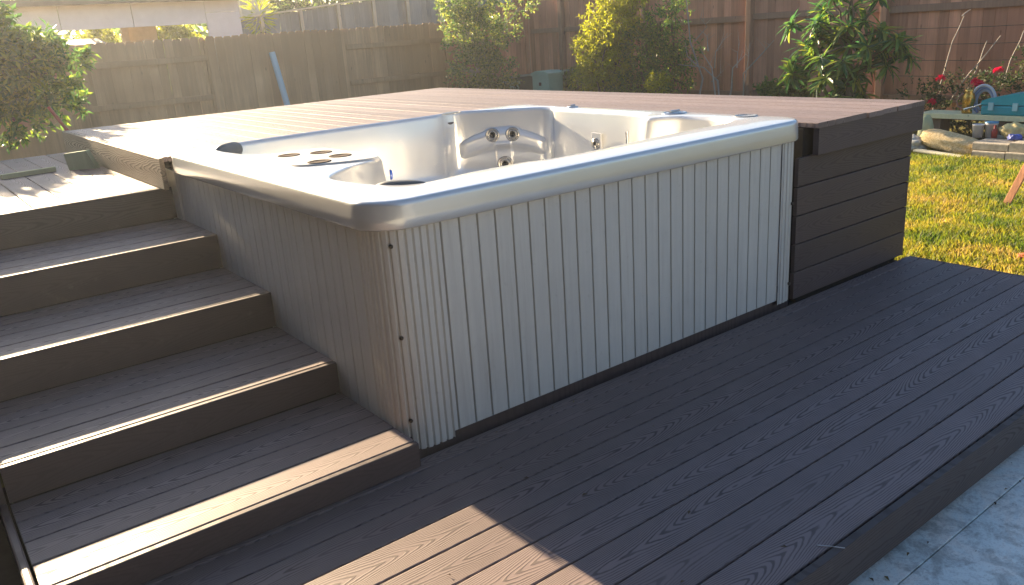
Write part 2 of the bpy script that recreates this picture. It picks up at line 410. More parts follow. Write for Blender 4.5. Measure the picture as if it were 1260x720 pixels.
# ------------------------------------------------------------------ hot tub
tub = empty('hot_tub', (1.12, 1.09, 0), 'large square hot tub with pearl white acrylic shell and grey slatted cabinet', 'hot tub')
CX, CY = 1.13, 1.16
OX0, OX1, OY0, OY1 = -.038, 2.288, -.022, 2.205
NP = 900
TH_ = [2*math.pi*k/NP for k in range(NP)]
def ray_poly(poly, th):
    dx, dy = math.cos(th), math.sin(th); best = 0
    for (ax, ay), (bx, by) in zip(poly, poly[1:]+poly[:1]):
        ex, ey = bx-ax, by-ay; den = dx*ey - dy*ex
        if abs(den) < 1e-12: continue
        t = ((ax-CX)*ey - (ay-CY)*ex)/den; s = ((ax-CX)*dy - (ay-CY)*dx)/den
        if t > 0 and -1e-9 <= s <= 1+1e-9: best = max(best, t)
    return best
def rrect(inset, rad):
    x0, x1, y0, y1 = OX0+inset, OX1-inset, OY0+inset, OY1-inset; r = max(.02, rad-inset); P = []
    for cx, cy, a in ((x1-r, y1-r, 0), (x0+r, y1-r, 90), (x0+r, y0+r, 180), (x1-r, y0+r, 270)):
        for k in range(13): P.append((cx+r*math.cos(R(a+90*k/12)), cy+r*math.sin(R(a+90*k/12))))
    return P
def chaikin(P, it):
    for _ in range(it):
        Q = []
        for a, c in zip(P, P[1:]+P[:1]): Q += [(a[0]*.78+c[0]*.22, a[1]*.78+c[1]*.22), (a[0]*.22+c[0]*.78, a[1]*.22+c[1]*.78)]
        P = Q
    return P
INN = [(.17,.30),(.135,.45),(.125,.62),(.20,.70),(.36,.815),(.47,.825),(.505,.86),(.505,1.38),(.47,1.44),(.33,1.49),(.20,1.60),
       (.165,1.85),(.175,2.02),(.28,2.13),(.50,2.155),(.9,2.16),(1.3,2.15),(1.62,2.15),(1.69,2.20),(1.80,2.195),(2.165,1.83),(2.19,1.72),(2.14,1.66),
       (2.135,1.3),(2.13,.92),(2.08,.83),(2.0,.80),(1.98,.72),(2.04,.66),(2.10,.60),(2.12,.40),(2.06,.25),(1.90,.225),(1.44,.225),(1.15,.185),(.95,.185),(.84,.19),(.75,.225),(.5,.225),(.34,.195),(.23,.20)]
INN = chaikin(INN, 3)
rin = [ray_poly(INN, t) for t in TH_]
def loop_in(off, z, k=1.0, sm=0):
    r = rin
    if sm:
        n = NP; r = [sum(rin[(i+j) % n] for j in range(-sm, sm+1, 3))/len(range(-sm, sm+1, 3)) for i in range(n)]
    return [(CX+math.cos(t)*(q*k-off), CY+math.sin(t)*(q*k-off), z) for t, q in zip(TH_, r)]
def loop_out(ins, z, rad=.15):
    P = rrect(ins, rad); return [(CX+math.cos(t)*q, CY+math.sin(t)*q, z) for t, q in ((t, ray_poly(P, t)) for t in TH_)]
rows = [loop_out(.045, .803), loop_out(.012, .799), loop_out(.003, .800), loop_out(0, .805), loop_out(.001, .84), loop_out(.004, .875)]
for k in range(1, 7):
    a = R(90*k/6); rows.append(loop_out(.004+.019*(1-math.cos(a)), .875+.019*math.sin(a)))
rows.append(loop_out(.05, .8962))
def blend(A, B, f, z): return [(a[0]*(1-f)+c[0]*f, a[1]*(1-f)+c[1]*f, z) for a, c in zip(A, B)]
A = loop_out(.05, .8965); Bq = loop_in(-.024, .8965)
A = [a if math.hypot(a[0]-CX, a[1]-CY) > math.hypot(c[0]-CX, c[1]-CY)+.004 else (c[0]+(c[0]-CX)*.004, c[1]+(c[1]-CY)*.004, c[2]) for a, c in zip(A, Bq)]
rows[-1] = A
rows += [blend(A, Bq, .5, .8975), Bq]
for k in range(1, 7):
    a = R(90*k/6); rows.append(loop_in(-.024+.024*math.sin(a), .8965-.022*(1-math.cos(a))))
rows += [loop_in(.003, .85), loop_in(.010, .80), loop_in(.018, .72), loop_in(.026, .62), loop_in(.034, .54), loop_in(.05, .50), loop_in(.09, .475),
         loop_in(0, .465, .78, 30), loop_in(0, .45, .62, 60), loop_in(0, .42, .58, 60), loop_in(0, .25, .54, 60), loop_in(0, .16, .50, 60), loop_in(0, .14, .40, 90), loop_in(0, .14, .02, 90)]
b = MB(); b.grid(rows, True, True, flip=True); shell = b.build('shell', M['acrylic'], tub)
for _m in (shell,): pass

# moulded corner headrest (diagonal frame)
def ss(a, c, x):
    t = max(0, min(1, (x-a)/(c-a))); return t*t*(3-2*t)
dN = Vector((-1,-1,0)).normalized(); dS = Vector((1,-1,0)).normalized()
def diag(s, k, z): return Vector((k/2, k/2, z)) + dS*s
b = MB(); rows = []
NSs, NZ = 90, 70
for j in range(NZ+1):
    z = .47 + (.882-.47)*j/NZ; row = []
    for i in range(NSs+1):
        s = -.315 + .63*i/NSs
        arc = .690 + .085*(1-(s/.30)**2)
        above = ss(arc-.004, arc+.022, z)
        k = 3.955
        bulge = .065*math.exp(-((z-arc+.052)/.060)**4)*ss(.33, .22, abs(s))      # padded arch roll
        side = ss(.10, .145, abs(s))
        rec = above*(.19*side*math.cos(min(1, max(0, (abs(s)-.1)/.24))*1.3) + .045*(1-side))
        top = ss(.862, .882, z)*.06
        strip = .018*ss(.056, .050, abs(s))*ss(.705, .69, z)
        edge = ss(.300, .335, abs(s))*.05
        row.append(diag(s, k - bulge + rec + top - strip + edge, z))
    rows.append(row)
b.grid(rows, True); b.build('headrest', M['acrylic'], tub)

def jet(p, n, r, name='jet', dark=True):
    n = Vector(n).normalized(); p = Vector(p)
    b = MB(); b.lathe([(r*1.25, -.004), (r*1.25, .004), (r*1.15, .008), (r*.98, .008), (r*.92, .003), (r*.80, .003), (r*.74, .011), (r*.58, .012), (r*.50, .002), (r*.0, .001)], p, n, 28)
    j = b.build(name, M['jetring'], tub)
    b = MB(); b.lathe([(r*.47, .003), (r*.47, .008), (r*.30, .0095), (r*.28, .004), (0.0, .004)], p, n, 18)
    b.build('nozzle', M['jetdark'], j); return j
for s, z in ((-.062, .757), (.066, .757)):
    jet(diag(s, 3.925-.03, z-.012), dN + Vector((0,0,.12)), .036)
jet(diag(.004, 3.925, .556), dN + Vector((0,0,.08)), .040)
b = MB(); b.box((2.092, 1.205, .665), (2.112, 1.285, .775), .006); b.build('jet_plate', M['acrylic'], tub)
jet((2.092, 1.245, .715), (-1,0,.1), .026)
b = MB(); b.tube([(2.095,.985,.62),(2.085,.985,.80)], .010, 10); b.build('grab_tube', M['chrome'], tub)

# filter lid with four openings
P = [(.158,1.05),(.16,1.32),(.20,1.415),(.31,1.455),(.46,1.415),(.492,1.37),(.492,.875),(.46,.845),(.34,.875),(.22,.935),(.17,.98)]
P = chaikin(P, 2); cx, cy = .33, 1.15
b = MB(); sc2 = lambda f, z: [((x-cx)*f+cx, (y-cy)*f+cy, z) for x, y in P]
rows = [sc2(1.0, .888), sc2(.998, .9005), sc2(.985, .9035), sc2(.94, .9035), sc2(.3, .9040), sc2(0.001, .9040)]
b.grid(rows, True, True, flip=True); lid = b.build('filter_lid', M['lid'], tub)
for x, y in ((.268,1.315),(.395,1.25),(.396,1.06),(.262,.985)):
    b = MB(); b.lathe([(.050, .0), (.050, .0030), (.044, .0036), (.040, .0016), (.0, .0012)], (x, y, .9032), (0,0,1), 28); b.build('vent_ring', M['vent'], lid)
b = MB(); b.lathe([(.022, -.002), (.022, .004), (.016, .009), (0, .010)], (.492, .805, .83), (1,-.5,0), 20); b.build('light_lens', M['bluelens'], tub)
# pillows
def pillow(c, L, ang, name='pillow'):
    b = MB(); rows = []
    for i in range(17):
        f = i/16*2-1; w = math.sqrt(max(0.0, 1-abs(f)**3))
        rr = []
        for k in range(16):
            a = 2*math.pi*k/16; y = .035*math.cos(a)*(.3+.7*w); z = .045*math.sin(a)*(.25+.75*w)
            x = f*L/2; rr.append((c[0]+x*math.cos(ang)-y*math.sin(ang), c[1]+x*math.sin(ang)+y*math.cos(ang), c[2]+z))
        rows.append(rr)
    b.grid(rows, True, True); b.face(rows[0][::-1]); b.face(rows[-1]); b.build(name, M['pillow'], tub)
pillow((.255, 2.075, .868), .22, R(38)); pillow((.225, .245, .862), .22, R(-50))
# diverter knobs
for (x, y, r) in ((2.19,.735,.050), (2.225,1.58,.026)):
    b = MB(); b.lathe([(r*1.35,.0),(r*1.3,.006),(r*1.1,.007),(r*1.0,.002),(r*.9,.001),(r*.85,.006),(r*.6,.009),(0,.009)], (x, y, .896), (0,0,1), 28); k_ = b.build('diverter_knob', M['chrome'], tub)
    b = MB(); b.box((x-r*.7, y-r*.16, .903), (x+r*.7, y+r*.16, .914), .004); b.build('handle', M['chrome'], k_)
b = MB(); b.lathe([(.06,.0),(.058,.004),(.048,.004),(.044,.001),(0,.001)], (2.215,.30,.8965), (0,0,1), 28); k_ = b.build('cup_ring', M['jetring'], tub)

# cabinet: cross-section polyline extruded
def slat_profile(x0, x1, pitch=.0748, first=None, g=.0042, depth=.013):
    P = []; x = first if first is not None else x0+pitch
    P.append((x0, 0))
    while x < x1-.01:
        P += [(x-g, 0), (x-g*.55, depth), (x+g*.55, depth), (x+g, 0)]; x += pitch
    P.append((x1, 0)); return P
def extr(b, pts, z0, z1):
    for p, q in zip(pts[:-1], pts[1:]):
        b.face([(p[0],p[1],z0), (q[0],q[1],z0), (q[0],q[1],z1), (p[0],p[1],z1)])
b = MB(); pr_ = slat_profile(.192, 2.094, first=.2155)
extr(b, [(x, .004+d) for x, d in pr_], .034, .806); b.face([(.192,.004,.034),(.192,.02,.034),(2.094,.02,.034),(2.094,.004,.034)])
b.build('front_panel', M['cabinet'], tub)
b = MB(); pr_ = slat_profile(.20, 2.185)
extr(b, [(.004+d, y) for y, d in pr_][::-1], .034, .806); b.build('side_panel', M['cabinet'], tub)
b = MB(); extr(b, [(2.238, 2.19), (.004, 2.19)], .034, .806); extr(b, [(2.238, .1), (2.238, 2.19)], .034, .806); b.build('back_panel', M['cabinet'], tub)
def corner(cx, cy, r, a0, a1, seg, lead, tail, name='corner_trim'):
    """fluted rounded corner strip; lead/tail straight lengths"""
    P = []; 
    arc = r*R(abs(a1-a0)); L = lead+arc+tail; N = int(L/.0022)
    sgn = 1 if a1 > a0 else -1
    for i in range(N+1):
        s = L*i/N
        f = (s/seg) % 1.0
        d = .0055*(1 - min(1, abs((f-.5))/.19)**2) if abs(f-.5) < .19 else 0
        d = -d*1.5
        if s < lead:
            a = R(a0); t = Vector((-math.sin(a), math.cos(a), 0))*sgn; n = Vector((math.cos(a), math.sin(a), 0)); p = Vector((cx,cy,0)) + n*(r+d) + t*(s-lead)
        elif s < lead+arc:
            a = R(a0) + sgn*(s-lead)/r; n = Vector((math.cos(a), math.sin(a), 0)); p = Vector((cx,cy,0)) + n*(r+d)
        else:
            a = R(a1); t = Vector((-math.sin(a), math.cos(a), 0))*sgn; n = Vector((math.cos(a), math.sin(a), 0)); p = Vector((cx,cy,0)) + n*(r+d) + t*(s-lead-arc)
        P.append(p)
    b = MB(); rows = [[(p.x,p.y,.012) for p in P], [(p.x,p.y,.806) for p in P]]
    b.grid(rows, False)
    return b.build(name, M['cabinet'], tub)
c1 = corner(.10, .098, .10, 180, 270, .0275, .10, .092)
c2 = corner(2.150, .098, .10, 270, 360, .0275, .057, .10)
def screw(p, n, par):
    b = MB(); b.lathe([(.0075, -.006), (.0075, .004), (.004, .007), (0, .007)], p, n, 12); b.build('screw', M['screw'], par)
for z in (.745, .43, .125):
    a = R(229); screw((.10+.099*math.cos(a), .098+.099*math.sin(a), z), (math.cos(a), math.sin(a), 0), c1)
screw((2.185, -.001, .50), (0,-1,0), c2); screw((2.185, -.001, .10), (0,-1,0), c2)
b = MB(); b.box((.03,.022,-.05),(2.22,2.08,.06)); b.build('base', M['siding'], tub)
b = MB(); b.box((.012, 2.192, -.02), (W_+.02, D_+.058, .838), .003); b.build('liner', M['siding'], up)
b = MB(); b.box((-.008, 2.187, -.02), (.010, 2.36, .795), .003); b.build('corner_post', M['cabinet'], tub)

# ------------------------------------------------------------------ fences
def picket_run(b, P0, U, N, L, zb, ztf, pw=.14, th=.016, dog=True, gaps=.0016, jz=.012):
    """vertical pickets from P0 along U; ztf(s) -> top"""
    U = Vector(U); N = Vector(N); s = 0.0
    while s < L-.02:
        w = min(pw*rnd.uniform(.97, 1.02), L-s); g = gaps*rnd.choice([.3, .5, 1, 1, 1.8, 2.6])
        a = s+g/2; c = s+w-g/2; zt = ztf(s) + rnd.uniform(-jz, jz); off = N*rnd.uniform(-.003, .003); lean = rnd.uniform(-.004, .004)
        k = .028
        prof = [(a, zb), (c, zb), (c+lean, zt-k), (c-k*.8+lean, zt), (a+k*.8+lean, zt), (a+lean, zt-k)] if dog else [(a, zb), (c, zb), (c+lean, zt), (a+lean, zt)]
        F = [Vector(P0) + U*x + Vector((0,0,z)) + off + N*th/2 for x, z in prof]; K = [p - N*th for p in F]
        b.face(F); b.face(K[::-1])
        for i in range(len(F)):
            j = (i+1) % len(F); b.face([F[i], K[i], K[j], F[j]])
        s += w
# left (back) fence: y = 11.6
FY = 11.6; FG = LZ
lf = empty('picket_fence', (4, FY, FG), 'weathered olive brown dog-ear picket fence behind the upper deck', 'fence')
b = MB(); b_ = MB()
def ztl(s):
    return 1.555 + .004*math.sin(s*2.1)
picket_run(b, (-3.0, FY, 0), (1,0,0), (0,-1,0), 6.35, FG+.03, ztl)
picket_run(b, (3.35, FY-.055, 0), (1,0,0), (0,-1,0), 2.43, FG+.03, ztl)
picket_run(b, (5.78, FY, 0), (1,0,0), (0,-1,0), 2.2, FG+.03, ztl)
b.build('pickets', M['fence_grey'], lf)
for x0, x1 in ((-3.0, -1.0), (-1.0, 1.2), (1.2, 3.34), (5.80, 7.95)):
    for z in (1.235, .62, -.02):
        b = MB(); b.box((x0+.01, FY-.055, z-.045), (x1-.01, FY-.012, z+.045), .004); b.build('rail', M['fence_grey'], lf)
for x in (1.2, 3.36, 5.78, 7.95):
    b = MB(); b.box((x-.045, FY-.052 if x not in (3.36, 5.78) else FY-.040, FG), (x+.045, FY+.09, 1.50), .004); b.build('post', M['fence_grey'], lf)
rf2 = empty('tail_fence', (9, FY, FG), 'short reddish fence length rising towards the fence corner', 'fence')
b = MB(); picket_run(b, (7.98, FY+.01, 0), (1,0,0), (0,-1,0), 2.02, FG+.03, lambda s: 1.56+.20*s, dog=False); b.build('pickets', M['fence_red'], rf2)
b = MB(); b.box((9.90, FY-.05, FG), (9.99, FY+.04, 2.0), .004); b.build('post', M['fence_red'], rf2)
# right fence: x = 10
FX = 10.0
rf = empty('cedar_fence', (FX, 5, FG), 'tall reddish cedar privacy fence with posts and middle rail along the lawn', 'fence')
b = MB(); picket_run(b, (FX, -3.0, 0), (0,1,0), (-1,0,0), 14.55, FG+.05, lambda s: 2.30, dog=False, gaps=.003, pw=.138); b.build('pickets', M['fence_red'], rf)
py = [-.65, 1.6, 3.86, 6.04, 8.25, 10.46]
for y in py:
    b = MB(); b.box((FX-.115, y-.046, FG), (FX-.012, y+.046, 2.35), .005); b.build('post', M['rail_red'], rf)
for y0, y1 in zip([-2.9]+py, py+[11.5]):
    for z in (1.27, 2.15, .12):
        b = MB(); dz = .02 if y0 == 3.86 else 0
        b.box((FX-.055, y0+.05, z+dz-.045), (FX-.012, y1-.05, z+dz+.045), .004); b.build('rail', M['rail_red'], rf)
# trellis wires
tw = empty('trellis_wires', (FX-.13, 2, 0), 'thin dark wires stretched across the cedar fence above the roses', 'trellis')
for z in (.42, .62, .82, 1.02):
    b = MB(); b.tube([(FX-.13, 3.7, z), (FX-.13, 2.5, z-.01), (FX-.13, 1.2, z), (FX-.13, -1, z)], .004, 5); b.build('wire', M['screw'], tw)
# far fence on higher ground
ff = empty('far_fence', (9, 17, .4), 'grey blue neighbouring fence with pale posts on higher ground', 'fence')
zf = lambda x: 2.0 + (x-6.6)*.088
b = MB(); picket_run(b, (5.4, 17, 0), (1,0,0), (0,-1,0), 9.5, LZ, lambda s: zf(5.4+s), dog=False); b.build('pickets', M['fence_far'], ff)
for k in range(10):
    x = 5.5+.98*k; b = MB(); b.box((x-.04, 16.9, LZ), (x+.04, 16.985, zf(x)+.03), .004); b.build('post', M['fence_far_post'], ff)
b = MB(); b.prism(rprof(.02, .05, .004), (5.4, 16.94, zf(5.4)+.03), Vector((1,0,.088)), (0,0,1), (0,-1,0), 9.5); b.build('cap_rail', M['fence_far_post'], ff)

# pipe leaning on the fence
b = MB(); p0 = Vector((4.50, 11.20, LZ)); p1 = Vector((4.385, 11.46, 1.245)); b.tube([p0, p0.lerp(p1,.5), p1], .052, 16, cap=False)
b.tube([p1, p0], .046, 16, cap=False)
tag(b.build('drain_pipe', plain('pale_blue_pvc', (.36,.52,.60), .4, nz=.05, sc_=5)), 'pale blue plastic pipe leaning upright against the picket fence', 'pipe')

# ------------------------------------------------------------------ neighbouring house
hs = empty('neighbour_house', (2, 15, LZ), 'white panelled patio wall with dark eave beyond the fence', 'house')
mw = plain('white_wall', (.62, .67, .70), .8, nz=.06, sc_=3, bump=.002); mt = plain('tan_wall', (.50, .40, .29), .85, nz=.08); me_ = plain('eave_dark', (.05, .045, .045), .8)
b = MB()
for x0, x1 in [(-2.2,-.8),(-.79,.6),(.61,1.95),(1.96,3.2),(3.21,4.58)]: b.box((x0, 15, 1.85), (x1-.004, 15.06, 2.30), .003)
b.box((4.585, 15, LZ), (5.27, 15.06, 2.05), .003); b.box((4.585, 15, 2.054), (5.27, 15.06, 2.30), .003)
b.build('wall', mw, hs)
b = MB(); b.box((-2.6, 14.7, 2.30), (5.35, 17.4, 2.36), .01); b.box((-2.6, 14.68, 2.262), (5.35, 14.70, 2.38)); b.build('roof', me_, hs)
b = MB(); b.box((3.20, 16, LZ), (3.33, 16.12, 2.26), .01); b.box((3.335, 16.3, LZ), (3.95, 16.4, 2.26)); b.build('pillar', mt, hs)
b = MB()
for k in range(30): 
    x = 2.05+.036*k; b.tube([(x, 17.6, 1.72), (x, 17.0, 1.60)], .02, 6)
b.build('corrugated_roof', plain('rust_roof', (.20,.16,.16), .6), hs)
b = MB(); b.box((1.9, 16.96, 1.50), (3.1, 17.0, 1.58)); b.box((2.3,17.0,LZ),(2.4,17.1,1.6)); b.build('beam', plain('red_beam', (.22,.07,.05), .7), hs)

# ------------------------------------------------------------------ vegetation
def rv(): 
    while True:
        v = Vector((rnd.uniform(-1,1), rnd.uniform(-1,1), rnd.uniform(-1,1)))
        if .05 < v.length < 1: return v.normalized()
class Leaves:
    def __init__(s): s.v = []; s.f = []
    def leaf(s, p, d, n, L, w, fold=.25, curl=.15):
        side = d.cross(n)
        if side.length < 1e-3: side = d.orthogonal()
        side.normalize(); n = side.cross(d).normalized(); b = len(s.v)
        s.v += [p, p+d*L*.42+side*w/2+n*w*fold, p+d*L-n*L*curl, p+d*L*.42-side*w/2+n*w*fold, p+d*L*.5]
        s.f += [(b, b+4, b+1), (b+1, b+4, b+2), (b+2, b+4, b+3), (b+3, b+4, b)]
    def long(s, p, d, n, L, w, droop=.25):
        side = d.cross(n); side = side.normalized() if side.length > 1e-3 else d.orthogonal().normalized()
        n = side.cross(d).normalized(); b = len(s.v); ws = [.25, .9, 1.0, .7, .05]
        for i, f in enumerate((0, .3, .6, .85, 1.0)):
            c = p + d*L*f - n*L*droop*f*f; q = n*w*.18*ws[i]
            s.v += [c + side*w*.5*ws[i] + q, c, c - side*w*.5*ws[i] + q]
        for i in range(4):
            k = b+3*i; s.f += [(k, k+1, k+4, k+3), (k+1, k+2, k+5, k+4)]
    def build(s, name, mat, parent):
        me = bpy.data.meshes.new(name); me.from_pydata([tuple(v) for v in s.v], [], s.f); me.materials.append(mat); me.update()
        o = bpy.data.objects.new(name, me); col.objects.link(o)
        if parent: o.parent = parent; o.matrix_parent_inverse = Matrix.Translation(parent.location).inverted()
        return o
def limb(b, p, q, r0, r1, wob=.08):
    p = Vector(p); q = Vector(q); L = (q-p).length; pts = []
    n = 5
    for i in range(n+1):
        f = i/n; pts.append(p.lerp(q, f) + rv()*L*wob*math.sin(math.pi*f)*.5 + Vector((0,0,L*.06*math.sin(math.pi*f))))
    b.tube(pts, [r0+(r1-r0)*i/n for i in range(n+1)], 6); return pts
def shrub(name, base, label, cat, clumps, leafL, leafW, nt, lm, bm, trunks=1, group=None, per=11, kind='leaf', tw=.16, thick=.03, up=.25):
    """clumps: (centre, (rx,ry,rz)); nt twigs over all clumps weighted by volume"""
    e = empty(name, base, label, cat, group); b = MB(); lv = Leaves()
    base = Vector(base); vols = [c[1][0]*c[1][1]*c[1][2] for c in clumps]; tot = sum(vols)
    mid = sum((Vector(c[0]) for c in clumps), Vector())/len(clumps)
    starts = []
    for k in range(trunks):
        off = Vector((rnd.uniform(-.08,.08), rnd.uniform(-.08,.08), 0))*(trunks > 1)
        t = base + off; tip = t.lerp(mid, .75) + Vector((rnd.uniform(-.1,.1), rnd.uniform(-.1,.1), 0))*trunks
        starts += limb(b, t, tip, thick, thick*.55)[2:]
    for (c, r), v in zip(clumps, vols):
        c = Vector(c); n = max(6, int(nt*v/tot)); s0 = min(starts, key=lambda q: (q-c).length)
        hub = limb(b, s0, c, thick*.5, thick*.25)
        for i in range(n):
            d = rv(); rad = rnd.uniform(.35, 1.0)**.6; lump = .82 + .36*noise.noise(d*2.3 + c*3)
            p = c + Vector((d.x*r[0], d.y*r[1], d.z*r[2]))*rad*lump
            out = (Vector((d.x, d.y, d.z*1.0 + up)) + rv()*.7).normalized()
            if i % 5 == 0: limb(b, rnd.choice(hub[2:]), p, thick*.16, thick*.06, .1)
            q = p + out*tw; b.tube([p, q], [.0028, .0015], 3, cap=False)
            for k in range(per):
                f = (k+.5)/per; pos = p.lerp(q, f); dd = (out*.55 + rv()*.9).normalized()
                nn = (Vector((0,0,1)) + rv()*.8).normalized(); L = leafL*rnd.uniform(.65, 1.15)
                if kind == 'long': lv.long(pos, dd, nn, L, leafW, rnd.uniform(.05,.35))
                else: lv.leaf(pos, dd, nn, L, leafW*rnd.uniform(.8,1.15), rnd.uniform(.1,.35), rnd.uniform(0,.3))
    b.build('trunk', bm, e); lv.build('crown', lm, e); return e
# 1 left bush tree
shrub('garden_tree', (-.55, 8.0, LZ), 'rounded dark green glossy-leaved small tree at the far left beyond the landing', 'tree',
      [((-.45, 8, 1.30), (.90,.60,.66)), ((.30, 7.95, 1.25), (.42,.40,.50)), ((.62,7.95,1.30),(.22,.25,.22)), ((.50,7.95,.92),(.25,.25,.12)), ((-.15, 8.0, 1.72), (.36,.36,.30)), ((-.75, 8.0, 1.85), (.40,.4,.30)), ((.05,7.9,.78), (.30,.32,.22)), ((.36, 7.95, 1.42),(.20,.22,.24)), ((-.7,8,.72),(.5,.4,.25))],
      .10, .040, 1500, M['leaf_dark'], M['bark'], per=14)
# 2 tall airy tree by the fence corner
shrub('airy_tree', (7.75, 10.3, LZ), 'tall airy small-leaved shrub tree where the picket fence turns reddish', 'tree',
      [((7.55, 10.3, 1.35), (.42,.35,.55)), ((7.35, 10.3, 1.85), (.30,.3,.35)), ((7.95, 10.3, 1.2), (.40,.35,.45)), ((7.65,10.3,.65), (.45,.38,.45)), ((8.1,10.3,.55), (.40,.35,.4)), ((8.45, 10.3, 1.35), (.26,.25,.26)), ((8.8,10.3,1.72), (.30,.2,.14)), ((7.9,10.3,1.9),(.35,.3,.3)), ((7.9,10.3,2.3),(.5,.3,.3))],
      .06, .036, 1500, M['leaf_small'], M['bark_pale'], trunks=3, per=10, tw=.2, thick=.022)
# 3 yellow-green shrub
shrub('lime_shrub', (8.7, 7.9, LZ), 'bright yellow-green feathery shrub against the cedar fence', 'shrub',
      [((8.7, 8.15, .62), (.30,.34,.30)), ((8.7, 8.35, .98), (.25,.24,.15)), ((8.7, 8.0, 1.10), (.26,.28,.25)), ((8.7, 8.12, 1.45), (.22,.22,.17)), ((8.7, 7.62, 1.30), (.26,.24,.34)), ((8.7,7.72,1.7),(.25,.22,.22)), ((8.7,7.75,.70),(.26,.26,.34)), ((8.7, 8.45, .45),(.2,.15,.15)), ((8.7,7.3,1.8),(.2,.25,.2))],
      .085, .022, 1150, M['leaf_yellow'], M['bark'], trunks=3, per=13, tw=.17, thick=.022, up=-.1)
shrub('green_shrub', (8.85, 7.0, LZ), 'loose dark green shrub growing right of the lime shrub', 'shrub',
      [((8.85, 7.25, .9), (.28,.34,.40)), ((8.9, 6.95, 1.3), (.26,.28,.22)), ((8.9,6.7,1.45),(.2,.22,.12)), ((8.9, 6.85, .65), (.28,.32,.36)), ((8.9,6.45,.85),(.2,.22,.2)), ((8.8,7.5,.28),(.3,.75,.22)), ((8.8, 6.55, .42), (.22,.22,.22))], .075, .022, 850, M['leaf_dark'], M['bark'], trunks=3, per=11, tw=.18)
shrub('sprig_shrub', (8.5, 6.55, LZ), 'small sunlit yellow-green sprig at the foot of the green shrub', 'shrub', [((8.5, 6.62, .36), (.16,.17,.18))], .07, .02, 70, M['leaf_yellow'], M['bark'], per=10, tw=.12, thick=.01)
# 4 bare shrub
e = empty('bare_shrub', (8.8, 5.65, LZ), 'leafless shrub of pale forked branches before the cedar fence', 'shrub'); b = MB()
def px(P): return Vector(P)
lines = [[(8.8,5.68,LZ),(8.8,5.70,.25),(8.8,5.80,.62),(8.8,5.92,.86)], [(8.8,5.66,LZ),(8.8,5.85,.42),(8.8,6.08,.62),(8.8,6.42,.68)],
         [(8.8,5.62,LZ),(8.8,5.58,.30),(8.8,5.40,.62),(8.8,5.28,.80)], [(8.8,5.32,LZ),(8.8,5.28,.30),(8.8,5.18,.55),(8.8,4.95,.80),(8.8,4.75,.98)],
         [(8.8,6.18,LZ),(8.8,6.14,.45),(8.8,6.18,1.0),(8.8,6.27,1.6),(8.8,6.24,2.0)], [(8.8,5.28,.30),(8.8,5.24,.7),(8.8,5.2,.95)],[(8.8,6.08,.62),(8.8,6.2,.8),(8.8,6.35,.9)],
         [(8.8,6.18,1.0),(8.8,6.05,1.2),(8.8,6.0,1.35)], [(8.8,5.80,.62),(8.8,5.7,.85),(8.8,5.6,1.1)], [(8.8,5.40,.62),(8.8,5.45,.8),(8.8,5.38,1.0)],[(8.8,5.92,.86),(8.8,6.0,1.0),(8.8,6.02,1.1)],[(8.8,5.85,.42),(8.8,5.7,.5),(8.8,5.6,.56)]]
for L in lines:
    L = [Vector(p)+Vector((rnd.uniform(-.15,.15),0,0)) if i else Vector(p) for i, p in enumerate(L)]
    r0 = .017 if L[0].z < 0 else .008
    b.tube(L, [r0*(1-.75*i/(len(L)-1)) for i in range(len(L))], 6)
    for k in range(4):
        q = L[-1].lerp(L[-2], rnd.random()); b.tube([q, q+(rv()*.14+Vector((0,0,.12)))], [.003,.001], 4)
b.build('branches', M['bark_pale'], e)
# 5 long-leaved small tree (whorls)
e = empty('whorled_tree', (8.35, 3.35, LZ), 'small tree with whorls of long dark green leaves in front of the cedar fence', 'tree'); b = MB(); lv = Leaves()
heads = [(3.9,.98),(4.15,.92),(4.28,.72),(4.05,.74),(3.75,1.22),(3.95,1.35),(3.55,1.05),(3.45,1.35),(3.2,.95),(3.0,.85),(2.82,.98),(3.35,.75),(3.62,.8),(3.55,.55),(3.3,.5),(3.7,.52),(3.45,.38),(3.05,1.08),(3.3,1.2),(3.65,1.5),(3.15,1.45),(2.75,.78),(2.95,.68),(4.2,.58),(3.85,1.08),(3.5,.9),(3.15,.70),(3.75,.65),(3.35,1.6),(3.5,1.85),(4.2,1.2),(3.6,.28),(3.4,.2),(4.0,1.15),(3.45,.62),(3.6,.95),(3.9,.85),(3.25,.32),(3.55,.42),(3.1,.9),(3.75,1.05),(3.4,1.15),(3.5,.3),(3.3,.62),(2.9,.9)]
base = Vector((8.35,3.38,LZ)); hub = [base+Vector((0,0,.5)), base+Vector((.02,.15,.75)), base+Vector((0,-.1,.8)), base+Vector((0,.05,1.1))]
limb(b, base, hub[3], .05, .03)
for k, (y, z) in enumerate(heads):
    p = Vector((8.35+rnd.uniform(-.3,.3), y, z)); h = min(hub, key=lambda q: (q-p).length); limb(b, h, p, .016, .010, .12)
    ax = ((p-h).normalized()*.6 + Vector((0,0,.7)) + rv()*.35).normalized(); u = ax.orthogonal().normalized(); w = ax.cross(u); n = rnd.randint(24, 34)
    for i in range(n):
        a = i*2.4; el = rnd.uniform(-.7, .9); d = (u*math.cos(a)+w*math.sin(a) + ax*el).normalized()
        lv.long(p - ax*.06*rnd.random(), d, ax, rnd.uniform(.15,.28), rnd.uniform(.034,.052), rnd.uniform(.1,.5))
b.build('trunk', M['bark'], e); lv.build('crown', M['leaf_long'], e)
